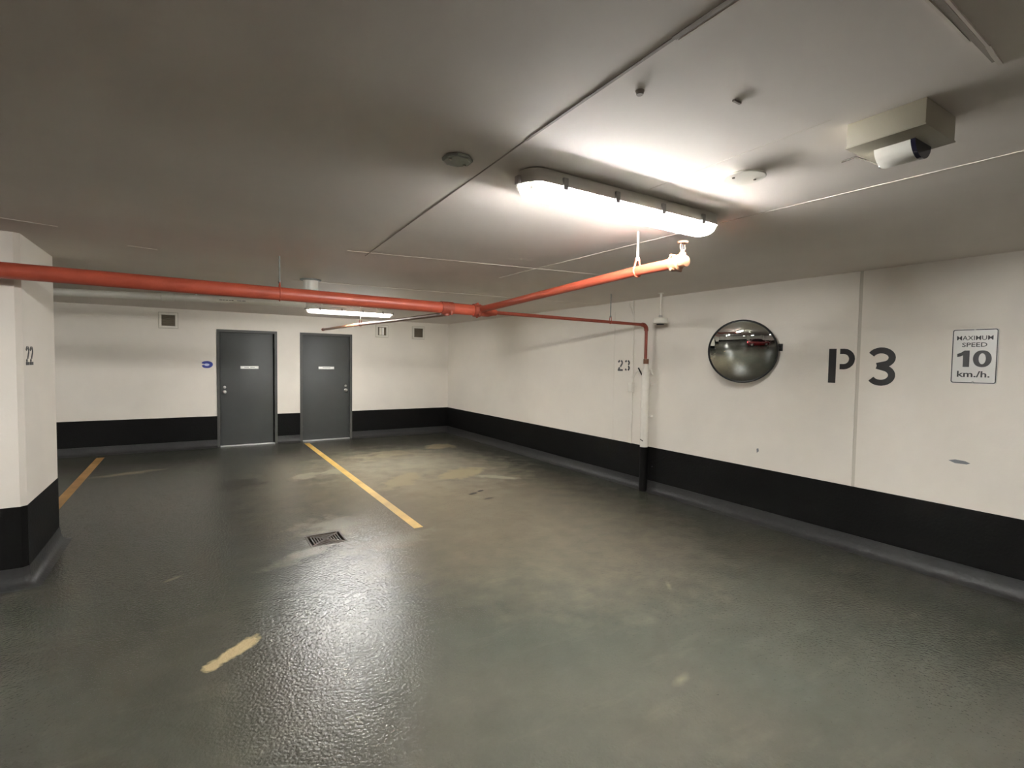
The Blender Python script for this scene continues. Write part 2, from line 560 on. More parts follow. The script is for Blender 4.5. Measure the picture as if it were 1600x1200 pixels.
# stencilled lettering: strokes in metres, lower left origin
def digit(ch, h, wd, sw):
    a, g = sw / 2, []
    rx, ry = wd / 2 - a, h * 0.27 - a
    if ch == '2':
        g.append(arc(wd / 2, h - ry - a, rx, ry, 172, 108, 5))
        g.append(arc(wd / 2, h - ry - a, rx, ry, 72, -28, 7) + [(wd * 0.52, h * 0.36)])
        g.append([(wd * 0.42, h * 0.29), (wd * 0.12, sw * 1.15)])
        g.append([(0, a), (wd, a)])
    elif ch == '3':
        g.append(arc(wd / 2, h - ry - a, rx, ry, 160, 108, 5))
        g.append(arc(wd / 2, h - ry - a, rx, ry, 72, -60, 8))
        g.append(arc(wd / 2, ry + a, rx, ry, 62, -68, 8))
        g.append(arc(wd / 2, ry + a, rx, ry, -108, -160, 5))
    return g
def stencil(chars, h, wd, gap, sw, mtx, label, parent):
    mb = MB()
    for i, ch in enumerate(chars):
        for st in digit(ch, h, wd, sw):
            mb.ribbon([(x + i * (wd + gap), y) for x, y in st], sw, 0.0, 0.002)
    mb.xf(mtx)
    return tag(mb.build('stencil_number', 'ink', parent, smooth=False), label)
stencil('23', 0.150, 0.094, 0.034, 0.024, ON_RIGHT(5.036, 1.501), 'black stencilled bay number 23', wall_r)
# P 3
mb = MB()
mb.ribbon([(0.0315, 0), (0.0315, 0.305)], 0.062, 0, 0.002)
mb.ribbon([(0.093, 0.281), (0.125, 0.281)] + arc(0.125, 0.2135, 0.066, 0.0675, 90, -90, 10)[1:] + [(0.093, 0.146)], 0.047, 0, 0.002)
mb.xf(ON_RIGHT(2.353, 1.455))
tag(mb.build('stencil_letter', 'ink', wall_r, smooth=False), 'large black stencilled letter P')
mb = MB()
mb.ribbon(arc(0.105, 0.228, 0.079, 0.061, 155, -58, 14) + [(0.075, 0.160)], 0.050, 0, 0.002)
mb.ribbon([(0.075, 0.160)] + arc(0.105, 0.083, 0.080, 0.064, 62, -150, 16)[0:], 0.050, 0, 0.0019)
mb.xf(ON_RIGHT(2.046, 1.452))
tag(mb.build('stencil_digit', 'ink', wall_r, smooth=False), 'large black stencilled digit 3')

# blue ring daubed on the back wall beside the door
ring = [(0.060 * math.cos(t) * (1 + 0.10 * math.sin(3 * t + 1)), 0.042 * math.sin(t) * (1 + 0.12 * math.cos(2 * t))) for t in [math.radians(188 + 335 * k / 22) for k in range(23)]]
mb = MB().ribbon(ring, 0.050, 0, 0.002).xf(ON_BACK(0.215, 1.475))
pm = tag(mb.build('paint_mark', 'blue', wall_b, smooth=False), 'small blue painted ring beside the door')
MB().prism([(0.040 * math.cos(t), 0.022 * math.sin(t)) for t in [k * PI / 8 for k in range(16)]], 0, 0.0028).xf(ON_BACK(0.213, 1.473)).build('pale_centre', 'bluepale', pm, smooth=False)
MB().prism([(0.06, 0.0), (0.03, 0.012), (-0.03, 0.016), (-0.07, 0.004), (-0.03, -0.012), (0.04, -0.010)], 0, 0.0015).xf(ON_RIGHT(1.395, 0.898)).build('scuff_mark', 'faint', wall_r, smooth=False)
MB().prism([(0.014, 0.0), (0.006, 0.03), (-0.012, 0.02), (-0.008, -0.02)], 0, 0.0015).xf(ON_RIGHT(3.0, 0.73)).build('scuff_mark', 'faint', wall_r, smooth=False)

# ------------------------------------------------------------------ columns
def column(x0, x1, y0, y1, label, number=False):
    c = 0.030
    poly = [(x0 + c, y0), (x1 - c, y0), (x1, y0 + c), (x1, y1 - c), (x1 - c, y1), (x0 + c, y1), (x0, y1 - c), (x0, y0 + c)]
    cx, cy = (x0 + x1) / 2, (y0 + y1) / 2
    def grow(p, o):
        return (p[0] + (o if p[0] > cx else -o), p[1] + (o if p[1] > cy else -o))
    col = tag(MB().prism(poly, 0, H).build('column', 'wall', smooth=False), label, None, None, 'structure')
    MB().prism([grow(p, 0.003) for p in poly], 0.02, ZB).build('black_band', 'black', col, smooth=False)
    MB().loft([[grow(p, o) + (z,) for p in poly] for o, z in reversed(COVE[1:-1])]).build('coving', 'cove', col)
    if number:
        stencil('22', 0.135, 0.085, 0.016, 0.022, ON_PLUS_X(x1, y0 + 0.095, 1.528), 'black stencilled bay number 22', col)
    return col
column(-1.50, -0.982, 4.70, 5.70, 'cream concrete column with chamfered corners and black foot', True)
column(-7.60, -7.08, 4.70, 5.70, 'cream concrete column farther along the row of bays')
column(-1.50, -0.982, -6.6, -5.6, 'cream concrete column across the aisle')
column(-7.60, -7.08, -6.6, -5.6, 'cream concrete column at the far end across the aisle')

# ------------------------------------------------------------------ doors
def door(n, x0, x1, label, knob_left, plate_text, hinge_gap):
    d = thing('door_%d' % n, label, None, ((x0 + x1) / 2, YB, 0), None, None, 'structure')
    W = (x1 - x0) / 2
    fw = 0.045
    o = MB()
    # pressed-steel frame: face proud of the wall, stop behind it
    o.box(-W, -W + fw, -0.014, 0.10, 0, ZD)
    o.box(W - fw, W, -0.014, 0.10, 0, ZD)
    o.box(-W + fw, W - fw, -0.014, 0.10, ZD - fw, ZD)
    o.build('door_frame', 'frame', d, smooth=False)
    leaf = MB().box(-W + fw + 0.004, W - fw - 0.004 - hinge_gap, 0.028, 0.072, 0.018, ZD - fw - 0.004, 0.002).build('door_leaf', 'door', d)
    MB().box(-W + fw, W - fw, 0.072, 0.10, 0.018, ZD - fw).build('door_stop', 'pit', d, smooth=False)
    s = -1 if knob_left else 1
    kx = s * (W - fw - 0.075)
    k = MB()
    k.lathe([(0.030, 0), (0.030, 0.006), (0.012, 0.010), (0.012, 0.035), (0.024, 0.042), (0.028, 0.055), (0.022, 0.066), (0.0, 0.068)], 20, cap1=False)
    k.xf(frame_mtx((1, 0, 0), (0, 0, 1), (kx, 0.028, 0.985)))
    k.build('door_knob', 'steel', leaf)
    k = MB().lathe([(0.024, 0), (0.022, 0.008), (0.0, 0.010)], 18, cap1=False)
    k.xf(frame_mtx((1, 0, 0), (0, 0, 1), (kx, 0.028, 1.07)))
    k.build('lock_cylinder', 'steel', leaf)
    pl = MB().box(-0.148, 0.148, 0.022, 0.028, 1.403, 1.453, 0.002).build('name_plate', 'reflector', leaf)
    pl.location.x = 0.03 if n == 1 else 0.0
    t = MB()   # faded print, too small to read
    for x0, x1 in plate_text:
        t.box(x0, x1, 0.0215, 0.0222, 1.424, 1.434)
    tp = t.build('plate_lettering', 'faint', leaf, smooth=False)
    tp.location.x = pl.location.x
    MB().box(-W + fw, W - fw, -0.03, 0.05, 0, 0.017, 0.003).build('threshold', 'alu', d)
    for z in (0.25, 1.05, 1.85):
        hx = (W - fw - 0.004) * -s
        MB().tube([(hx, 0.018, z - 0.05), (hx, 0.018, z + 0.05)], 0.008, 8).build('hinge', 'frame', d)
    return d
door(1, *DOORS[0], 'plain grey steel door beside the blue ring', True, [(-0.085, -0.012), (0.012, 0.085)], 0.022)
door(2, *DOORS[1], 'plain grey steel door nearer the room corner, at the end of the yellow line', False, [(-0.075, 0.075)], 0.0)

# ------------------------------------------------------------------ ceiling lights
def stadium(Lh, Wh, z, n=10):
    """half length, half width"""
    pts = []
    for k in range(n + 1):
        t = -PI / 2 + PI * k / n
        pts.append((Lh - Wh + Wh * math.cos(t), Wh * math.sin(t), z))
    for k in range(n + 1):
        t = PI / 2 + PI * k / n
        pts.append((-Lh + Wh + Wh * math.cos(t), Wh * math.sin(t), z))
    return pts

def ceiling_light(loc, label):
    t = thing('ceiling_light', label, 'ceiling light', loc, None, 'enclosed fluorescent ceiling lights')
    MB().loft([stadium(0.625, 0.072, 0), stadium(0.635, 0.080, -0.006), stadium(0.635, 0.082, -0.042), stadium(0.640, 0.087, -0.044),
               stadium(0.640, 0.087, -0.063), stadium(0.630, 0.078, -0.063), stadium(0.626, 0.074, -0.040)]).build('housing', 'housing', t)
    MB().box(-0.55, 0.55, -0.058, 0.058, -0.046, -0.042).build('reflector', 'reflector', t, smooth=False)
    for s in (-1, 1):
        MB().tube([(-0.585, s * 0.034, -0.071), (0.585, s * 0.034, -0.071)], 0.0135, 10).build('tube', 'tube_main', t)
        for e in (-1, 1):
            MB().box(e * 0.596 - 0.010, e * 0.596 + 0.010, s * 0.034 - 0.016, s * 0.034 + 0.016, -0.088, -0.042, 0.003).build('lamp_holder', 'reflector', t)
    MB().loft([stadium(0.634, 0.081, -0.061), stadium(0.631, 0.078, -0.074), stadium(0.618, 0.066, -0.094), stadium(0.600, 0.048, -0.104),
               stadium(0.575, 0.024, -0.108)], cap0=False).build('lens', 'lens', t)
    for x in (-0.46, -0.155, 0.155, 0.46):
        for s in (-1, 1):
            MB().box(x - 0.013, x + 0.013, s * 0.089 - 0.005, s * 0.088 + 0.006, -0.078, -0.028, 0.002).build('clip', 'clip', t)
    for x in (-0.648, 0.648):
        MB().box(x - 0.007, x + 0.007, -0.015, 0.015, -0.066, -0.030, 0.002).build('clip', 'clip', t)
    return t

first = ceiling_light((1.828, 1.848, H), 'bright long ceiling light above the red sprinkler branch')
spots = [((2.02, 7.76, H - 0.05), 'lit ceiling light in the bays near the back doors', 'bays'),
         ((-3.4, 1.85, H), 'ceiling light of the aisle beyond the column', 'aisle'),
         ((-9.5, 1.85, H), 'ceiling light at the far end of the aisle', 'aisle_far'),
         ((-4.2, 8.10, H), 'ceiling light in the bay hidden behind the column', 'bay_side'),
         ((1.8, -5.4, H), 'ceiling light beyond the dark red car', 'rear'),
         ((-4.2, -5.4, H), 'ceiling light across the aisle from the car', 'rear'),
         ((-9.5, -5.4, H), 'ceiling light in the far corner across the aisle', 'rear')]
for p, lb, kd in spots:
    c = copy_tree(first)
    c.location = p
    c['label'] = lb
    for ch in c.children:
        if ch.name.split('.')[0] == 'tube':
            ch.material_slots[0].link = 'OBJECT'
            ch.material_slots[0].material = M['tube_' + kd]
    if kd == 'bays':
        for x in (-0.42, 0.42):
            MB().tube([(x, 0, 0.0), (x, 0, 0.05)], 0.012, 10).build('stem', 'whitesteel', c)

# ------------------------------------------------------------------ sprinkler pipework
YP = 4.48
spr = thing('sprinkler_pipework', 'red sprinkler main with branches hung below the ceiling', 'pipe', (0, YP, 2.10))
spr_o = Vector((0, YP, 2.10))
def sp(name, mb, m, parent=None):
    mb.xf(Matrix.Translation(-spr_o))
    return mb.build(name, m, parent or spr)
def zmain(x): return 2.135 - 0.0085 * (x + 1.0)
sp('main_pipe', MB().tube([(XL, YP, zmain(XL)), (-5, YP, zmain(-5)), (0, YP, zmain(0)), (2.46, YP, zmain(2.46))], 0.053, 24), 'red')
# grooved coupling and reducing tee
xt = 2.40
cp = sp('coupling', MB().tube([(xt - 0.045, YP, zmain(xt)), (xt - 0.043, YP, zmain(xt)), (xt + 0.03, YP, zmain(xt)), (xt + 0.032, YP, zmain(xt))], [0.054, 0.064, 0.064, 0.054], 24), 'reddark')
sp('bolt', MB().tube([(xt - 0.006, YP - 0.075, zmain(xt) - 0.045), (xt - 0.006, YP - 0.01, zmain(xt) - 0.066)], 0.012, 8), 'reddark', cp)
sp('bolt', MB().tube([(xt - 0.006, YP - 0.03, zmain(xt) + 0.064), (xt - 0.006, YP + 0.05, zmain(xt) + 0.056)], 0.012, 8), 'reddark', cp)
sp('reducer', MB().tube([(xt + 0.03, YP, zmain(xt)), (xt + 0.13, YP, zmain(xt)), (xt + 0.19, YP, zmain(xt) - 0.008), (xt + 0.22, YP, zmain(xt) - 0.008)], [0.056, 0.056, 0.034, 0.030], 20), 'red')
# small drop line to the long wall, elbow and riser
XV = 4.795
ze = 2.085
el = [(XV - 0.06 + 0.06 * math.sin(math.radians(a)), YP, ze - 0.06 + 0.06 * math.cos(math.radians(a))) for a in (0, 22, 45, 67, 90)]
sp('drop_line', MB().tube([(xt + 0.21, YP, zmain(xt) - 0.008)] + el + [(XV, YP, 1.662)], 0.0185, 14), 'reddark')
sp('elbow', MB().tube([(XV - 0.075, YP, ze)] + el + [(XV, YP, ze - 0.075)], 0.026, 14), 'reddark')
# branch towards the aisle
bpts = [(2.43, YP, 2.118), (2.41, 4.05, 2.124), (2.385, 3.0, 2.160), (2.352, 2.28, 2.178), (2.335, 1.97, 2.176)]
sp('branch_pipe', MB().tube(bpts, 0.031, 20), 'red')
hd = Vector((2.332, 1.925, 2.175))
cpl = sp('end_coupling', MB().tube([hd + Vector((0, 0.075, 0)), hd + Vector((0, 0.070, 0)), hd + Vector((0, 0.02, 0)), hd + Vector((0, 0.015, 0))], [0.034, 0.045, 0.045, 0.034], 18), 'bronze')
sp('bolt', MB().tube([hd + Vector((-0.045, 0.045, -0.038)), hd + Vector((0.045, 0.045, -0.038))], 0.009, 8), 'bronze', cpl)
sp('bolt', MB().tube([hd + Vector((-0.045, 0.045, 0.038)), hd + Vector((0.045, 0.045, 0.038))], 0.009, 8), 'bronze', cpl)
head = sp('sprinkler_head', MB().tube([hd + Vector((0, 0.02, 0)), hd + Vector((0, -0.030, 0)), hd + Vector((0, -0.036, 0))], [0.030, 0.030, 0.016], 16)
          .lathe([(0.026, -0.02), (0.028, 0.03), (0.020, 0.036), (0.020, 0.050), (0.013, 0.052), (0.013, 0.064)], 12, hd), 'bronze')
for s in (-1, 1):
    sp('sprinkler_arm', MB().tube([hd + Vector((s * 0.010, 0, 0.060)), hd + Vector((s * 0.019, 0, 0.075)), hd + Vector((s * 0.016, 0, 0.094)), hd + Vector((s * 0.003, 0, 0.108))], 0.0035, 8), 'bronze', head)
sp('sprinkler_bulb', MB().tube([hd + Vector((0, 0, 0.062)), hd + Vector((0, 0, 0.1))], 0.0035, 8), 'smoked', head)
sp('deflector', MB().lathe([(0.026, 0.104), (0.030, 0.112), (0.0, 0.113)], 16, hd, cap1=False), 'bronze', head)
# small branch to the back bays, tapped from the underside
sp('back_branch', MB().tube([(2.07, YP, 2.052), (2.065, 5.85, 2.076), (2.06, 7.5, 2.113), (2.058, 9.86, 2.150)], 0.021, 14), 'bronze')
tap = sp('tap_saddle', MB().tube([(2.01, YP, zmain(2.07) - 0.002), (2.13, YP, zmain(2.07) - 0.002)], 0.062, 20)
         .tube([(2.07, YP, zmain(2.07) - 0.02), (2.07, YP, 2.035)], 0.030, 14), 'reddark')
sp('bolt', MB().tube([(2.10, YP - 0.05, zmain(2.07) - 0.07), (2.10, YP - 0.05, zmain(2.07) - 0.03)], 0.010, 8), 'reddark', tap)
sp('branch_end', MB().tube([(2.058, 9.83, 2.1497), (2.058, 9.88, 2.1503)], 0.028, 12), 'reddark')
# hangers: rod from the ceiling to a clevis ring
def hanger(x, y, zc, r, rod_m):
    h = sp('hanger_rod', MB().tube([(x, y, H), (x, y, zc + r + 0.045)], 0.0065, 10), rod_m)
    loop = [(x, y + (r + 0.004) * math.sin(math.radians(a)), zc + (r + 0.004) * math.cos(math.radians(a))) for a in range(40, 321, 20)]
    loop = [(x, y + 0.012, zc + r + 0.04)] + loop + [(x, y - 0.012, zc + r + 0.04)]
    sp('hanger_ring', MB().tube(loop, 0.0045, 6), 'red', h)
    sp('hanger_nut', MB().lathe([(0.012, 0.03), (0.012, 0.05)], 6, (x, y, zc + r)), rod_m, h)
    return h
# the aisle branch runs along y: its ring lies across x
def hanger_x(x, y, zc, r, rod_m):
    h = sp('hanger_rod', MB().tube([(x, y, H), (x, y, zc + r + 0.040)], 0.0065, 10), rod_m)
    loop = [(x + (r + 0.004) * math.sin(math.radians(a)), y, zc + (r + 0.004) * math.cos(math.radians(a))) for a in range(40, 321, 20)]
    loop = [(x + 0.012, y, zc + r + 0.045)] + loop + [(x - 0.012, y, zc + r + 0.045)]
    sp('hanger_ring', MB().tube(loop, 0.006, 6), 'red', h)
    sp('hanger_nut', MB().lathe([(0.013, 0.03), (0.013, 0.05)], 6, (x, y, zc + r)), rod_m, h)
    return h
hanger(0.60, YP, zmain(0.60), 0.053, 'galv')
hanger(-3.6, YP, zmain(-3.6), 0.053, 'galv')
hanger(4.19, YP, 2.092, 0.0185, 'galv')
hanger_x(2.352, 2.285, 2.178, 0.031, 'whitesteel')
hanger_x(2.06, 7.4, 2.111, 0.021, 'whitesteel')

# ------------------------------------------------------------------ guarded drop pipe at the wall
gx, gy = XV, YP - 0.01
g = thing('guard_pipe', 'white steel guard pipe standing against the wall under the red drop line', 'pipe', (gx, gy, 0))
MB().tube([(0, 0, ZB), (0, 0, 1.50), (0, 0, 1.53)], [0.049, 0.049, 0.044], 24).build('upper_tube', 'whitesteel', g)
tag(MB().tube([(0, 0, 0), (0, 0, ZB)], 0.049, 24).build('lower_tube', 'black', g), 'black painted foot of the guard pipe')
MB().tube([(0, 0, 1.50), (0, 0, 1.56), (0, 0, 1.57), (0, 0, 1.64)], [0.034, 0.034, 0.028, 0.028], 16).build('valve_body', 'whitesteel', g)
MB().tube([(0, 0, 1.60), (0, 0, 1.66)], 0.033, 8).build('valve_nut', 'bronze', g)
MB().tube([(-0.035, 0.03, 1.46), (-0.075, 0.055, 1.55)], 0.009, 8).build('valve_lever', 'rubber', g)
MB().tube([(0.0, -0.03, 1.53), (0.02, -0.065, 1.53), (0.03, -0.07, 1.49), (0.05, -0.07, 1.47)], 0.011, 8).build('side_outlet', 'whitesteel', g)
for z in (0.95, 1.35):
    MB().box(0.03, XR - gx, -0.07, 0.07, z - 0.015, z + 0.015).build('wall_strap', 'whitesteel', g, smooth=False)
MB().prism([(0.0, 0.0), (0.05, -0.016), (0.052, -0.028), (0.0, -0.012)], 0, 0.002).xf(frame_mtx((0, -1, 0), (0, 0, 1), (-0.050, 0.02, 0.66))).build('rust_chip', 'iron', g, smooth=False)

# painted conduit with a small box beside the guard pipe
c = thing('wall_conduit', 'thin painted conduit with a small box beside the number 23', 'conduit', (XR, 4.755, ZB))
MB().tube([(-0.009, 0, 0), (-0.009, 0, 1.70), (-0.009, 0.01, 1.74), (-0.009, 0.012, H - ZB)], 0.009, 10).build('conduit_run', 'whitesteel', c)
MB().tube([(-0.009, 0, 1.62), (-0.009, 0.035, 1.72), (-0.009, 0.08, 1.80), (-0.009, 0.085, H - ZB)], 0.006, 8).build('conduit_branch', 'whitesteel', c)
MB().box(-0.050, 0, -0.035, 0.035, 0.675, 0.80, 0.004).build('switch_box', 'whitesteel', c)
MB().box(-0.016, 0, 0.035, 0.075, 0.675, 0.690).build('box_tab', 'whitesteel', c, smooth=False)
MB().tube([(-0.03, -0.02, 0.79), (-0.03, -0.045, 0.88), (-0.03, -0.09, 0.94), (-0.03, -0.16, 0.96), (-0.03, -0.24, 0.95)], 0.006, 8).build('flexible_lead', 'whitesteel', c)

# hanging box on a rod
c = thing('hanging_junction_box', 'small white box hanging from the ceiling on a rod by the wall', 'junction box', (4.60, 4.085, H))
MB().tube([(0, 0, 0), (0, 0, -0.275)], 0.0125, 12).build('drop_rod', 'whitesteel', c)
MB().lathe([(0.035, 0), (0.035, -0.008), (0.014, -0.012)], 16).build('ceiling_flange', 'whitesteel', c)
MB().lathe([(0.02, -0.255), (0.024, -0.280), (0.024, -0.288)], 12).build('rod_nut', 'steel', c)
MB().lathe([(0.070, -0.286), (0.082, -0.292), (0.088, -0.335), (0.082, -0.352), (0.030, -0.356)], 16).build('box_body', 'whitesteel', c)
MB().lathe([(0.045, -0.355), (0.040, -0.368)], 14).build('sensor_face', 'rubber', c)

# ------------------------------------------------------------------ convex mirror
MC = Vector((4.625, 3.052, 1.735))
az, tilt = math.radians(31.0), math.radians(13.5)
n = Vector((-math.cos(az) * math.cos(tilt), -math.sin(az) * math.cos(tilt), -math.sin(tilt))).normalized()
xa = Vector((0, 0, 1)).cross(n).normalized()
ya = n.cross(xa)
cm = thing('convex_mirror', 'round convex traffic mirror with black rim on the long wall', 'mirror', MC)
mm = Matrix(((xa.x, ya.x, n.x, 0), (xa.y, ya.y, n.y, 0), (xa.z, ya.z, n.z, 0), (0, 0, 0, 1)))
RM, SAG = 0.308, 0.065
RC = (RM * RM + SAG * SAG) / (2 * SAG)
prof = []
for k in range(13):
    r = RM * (1 - k / 12)
    prof.append((max(r, 0.0005), math.sqrt(RC * RC - r * r) - (RC - SAG)))
MB().lathe(prof, 64, cap0=False).xf(mm).build('mirror_face', 'mirror', cm, angle=80)
ringp = [(RM * math.cos(2 * PI * k / 64), RM * math.sin(2 * PI * k / 64), 0) for k in range(64)]
mb = MB()
loops = []
for k in range(64):
    ct, st = math.cos(2 * PI * k / 64), math.sin(2 * PI * k / 64)
    loops.append([((RM + 0.004 + 0.009 * math.cos(a)) * ct, (RM + 0.004 + 0.009 * math.cos(a)) * st, 0.009 * math.sin(a)) for a in [2 * PI * j / 8 for j in range(8)]])
loops.append(loops[0])
mb.loft(loops, False, False).xf(mm).build('rim', 'rubber', cm, angle=80)
MB().lathe([(RM, -0.004), (RM * 0.9, -0.016), (RM * 0.3, -0.022), (0.0005, -0.022)], 48, cap0=False).xf(mm).build('back_shell', 'rubber', cm)
bk = Vector((XR, 2.80, 1.78)) - MC
MB().tube([n * -0.02, n * -0.075 + Vector((0.02, -0.02, 0)), bk + Vector((-0.05, 0, 0)), bk], [0.016, 0.016, 0.018, 0.018], 10).build('bracket_arm', 'rubber', cm)
MB().box(bk.x - 0.012, bk.x, bk.y - 0.022, bk.y + 0.022, bk.z - 0.035, bk.z + 0.035, 0.003).build('wall_plate', 'rubber', cm)

# ------------------------------------------------------------------ speed sign
sg = thing('speed_sign', 'white speed sign with black border and figure 10', 'sign', (XR, 1.347, 1.691))
SW, SH = 0.262, 0.402
def rrect(wd, ht, r, n=5):
    p = []
    for cx, cy, a0 in ((wd / 2 - r, ht / 2 - r, 0), (-wd / 2 + r, ht / 2 - r, 90), (-wd / 2 + r, -ht / 2 + r, 180), (wd / 2 - r, -ht / 2 + r, 270)):
        p += [(cx + r * math.cos(math.radians(a0 + 90 * k / n)), cy + r * math.sin(math.radians(a0 + 90 * k / n))) for k in range(n + 1)]
    return p
SM = frame_mtx((0, -1, 0), (0, 0, 1), (0, 0, 0))
MB().prism(rrect(SW, SH, 0.016), 0, 0.004).xf(SM).build('panel', 'signwhite', sg, smooth=False)
ro, ri = rrect(SW - 0.006, SH - 0.006, 0.014), rrect(SW - 0.018, SH - 0.018, 0.010)
k = len(ro)
mb = MB()
mb.add([(x, y, 0.004) for x, y in ro] + [(x, y, 0.004) for x, y in ri] + [(x, y, 0.005) for x, y in ro] + [(x, y, 0.005) for x, y in ri],
       [q for i in range(k) for j in [(i + 1) % k] for q in ((2 * k + i, 2 * k + j, 3 * k + j, 3 * k + i), (i, j, 2 * k + j, 2 * k + i), (k + i, 3 * k + i, 3 * k + j, k + j))])
mb.xf(SM).build('border', 'ink', sg, smooth=False)
for body, h, wd, z, bold in (('MAXIMUM', 0.032, 0.205, 0.119, 0.007), ('SPEED', 0.032, 0.142, 0.069, 0.01), ('km./h.', 0.046, 0.185, -0.154, 0.018)):
    t = text_mb(body, h, wd, bold, 0.001)
    t.xf(SM @ Matrix.Translation((-wd / 2, z, 0.004)))
    t.build('lettering', 'ink', sg, smooth=False)
one = [(-0.032, -0.079), (0.005, -0.079), (0.005, 0.043), (-0.024, 0.043), (-0.046, 0.026), (-0.066, 0.018), (-0.066, -0.006), (-0.046, 0.0), (-0.032, 0.008)]
MB().prism([(x - 0.030, y) for x, y in one], 0.004, 0.005).xf(SM).build('lettering', 'ink', sg, smooth=False)
zo = [(0.047 + 0.052 * math.copysign(abs(math.cos(t)) ** 0.85, math.cos(t)), -0.018 + 0.061 * math.sin(t)) for t in [2 * PI * q / 32 for q in range(32)]]
zi = [(0.047 + 0.020 * math.cos(t), -0.018 + 0.040 * math.sin(t)) for t in [2 * PI * q / 32 for q in range(32)]]
MB().add([(x, y, z) for z in (0.004, 0.005) for lp in (zo, zi) for x, y in lp],
         [q for i in range(32) for j in [(i + 1) % 32] for q in ((64 + i, 64 + j, 96 + j, 96 + i), (i, j, 64 + j, 64 + i), (32 + i, 96 + i, 96 + j, 32 + j))]).xf(SM).build('lettering', 'ink', sg, smooth=False)
for z in (SH / 2 - 0.006, -SH / 2 + 0.012):
    MB().lathe([(0.006, 0.004), (0.006, 0.007), (0.003, 0.009)], 10, (0, z, 0)).xf(SM).build('screw', 'steel', sg)

# ------------------------------------------------------------------ ceiling fittings
bx = thing('sensor_box', 'beige square box with a white sensor under the ceiling', 'sensor', (2.005, 0.776, H))
MB().box(-0.115, 0.115, -0.111, 0.111, -0.080, 0, 0.003).build('box_body', 'box', bx)
MB().box(-0.117, 0.117, -0.113, 0.113, -0.083, -0.078, 0.001).build('cover_lip', 'box', bx)
half = [[(0.030 + 0.062 * math.cos(PI + PI * k / 14), y, -0.080 + sc * 0.052 * math.sin(PI + PI * k / 14)) for k in range(15)] for y, sc in ((0.062, 0.97), (0.058, 1.0), (-0.020, 1.0), (-0.044, 0.96))]
sn = MB().loft(half).build('sensor_body', 'white', bx)
half = [[(0.030 + 0.064 * math.cos(PI + PI * k / 14), y, -0.080 + 0.054 * math.sin(PI + PI * k / 14)) for k in range(15)] for y in (-0.043, -0.056)]
MB().loft(half).build('sensor_window', 'smoked', sn)
MB().tube([(0.095, 0.085, -0.075), (0.098, 0.088, -0.105)], 0.011, 10).build('cable_gland', 'rubber', bx)
MB().tube([(0.098, 0.088, -0.100), (0.13, 0.14, -0.06), (0.17, 0.21, -0.012), (0.205, 0.275, -0.003)], 0.003, 6).build('cable', 'iron', bx)

pl = thing('ceiling_cover_plate', 'round white cover plate on the ceiling between light and sensor box', 'cover plate', (2.010, 1.345, H))
MB().lathe([(0.050, 0), (0.050, -0.014), (0.085, -0.014), (0.087, -0.018), (0.083, -0.021), (0.0005, -0.022)], 36, cap1=False).build('plate', 'housing', pl)
for x, y in ((-0.045, 0.02), (0.045, -0.02)):
    MB().lathe([(0.006, -0.021), (0.006, -0.025)], 8, (x, y, 0)).build('screw', 'iron', pl)

pl = thing('octagonal_box_cover', 'grey octagonal metal cover on the ceiling beside the joint', 'cover plate', (0.916, 1.890, H), (0, 0, math.radians(20)))
MB().lathe([(0.056, 0), (0.062, -0.004), (0.062, -0.014), (0.056, -0.017)], 8).build('plate', 'galv', pl, angle=20)
for x, y in ((-0.04, 0.0), (0.04, 0.0)):
    MB().lathe([(0.006, -0.017), (0.006, -0.021)], 8, (x, y, 0)).build('screw', 'steel', pl)

st = thing('ceiling_pipe_stub', 'short white pipe stub under the ceiling behind the red main', 'pipe', (1.045, 5.60, H))
MB().lathe([(0.105, 0), (0.105, -0.010), (0.076, -0.012)], 28).build('flange', 'galv', st)
MB().lathe([(0.074, -0.010), (0.074, -0.105), (0.070, -0.110)], 28).build('stub', 'white', st)

YW = 7.6
dp = thing('drain_pipe', 'white plastic drain pipe under the ceiling behind the red main', 'pipe', (0, YW, 2.34))
def dpb(name, mb, m): return mb.xf(Matrix.Translation((0, -YW, -2.34))).build(name, m, dp)
dpb('pipe_run', MB().tube([(XL, YW, 2.10), (-1.27, YW, 2.313), (-0.25, YW, 2.338)], 0.043, 20), 'white')
dpb('pipe_run', MB().tube([(-0.25, YW, 2.338), (0.8, YW, 2.362), (1.30, YW, 2.364)], 0.043, 20), 'white')
dpb('coupling', MB().tube([(-0.32, YW, 2.336), (-0.315, YW, 2.336), (-0.19, YW, 2.340), (-0.185, YW, 2.340)], [0.044, 0.050, 0.050, 0.044], 20), 'white')
dpb('end_cap', MB().tube([(1.28, YW, 2.364), (1.35, YW, 2.364)], 0.049, 20), 'white')
for x, z in ((-2.6, 2.28), (0.05, 2.346), (1.0, 2.368)):
    dpb('pipe_strap', MB().tube([(x - 0.012, YW, z), (x + 0.012, YW, z)], 0.047, 16).box(x - 0.01, x + 0.01, YW - 0.008, YW + 0.008, z, H - 0.001), 'white')
for x0, x1, m_ in ((0.30, 0.33, 'ink'), (0.335, 0.36, 'ink'), (0.37, 0.40, 'ink'), (0.41, 0.43, 'ink'), (0.435, 0.46, 'ink'), (0.50, 0.55, 'faint'), (0.56, 0.60, 'faint')):
    dpb('print_mark', MB().loft([[(x, YW - 0.0432 * math.cos(math.radians(a)), 2.355 - 0.0432 * math.sin(math.radians(a)) + (x - 0.3) * 0.024) for a in (12, 22, 32)] + [(x, YW - 0.0445 * math.cos(math.radians(a)), 2.355 - 0.0445 * math.sin(math.radians(a)) + (x - 0.3) * 0.024) for a in (32, 22, 12)] for x in (x0, x1)]), m_)

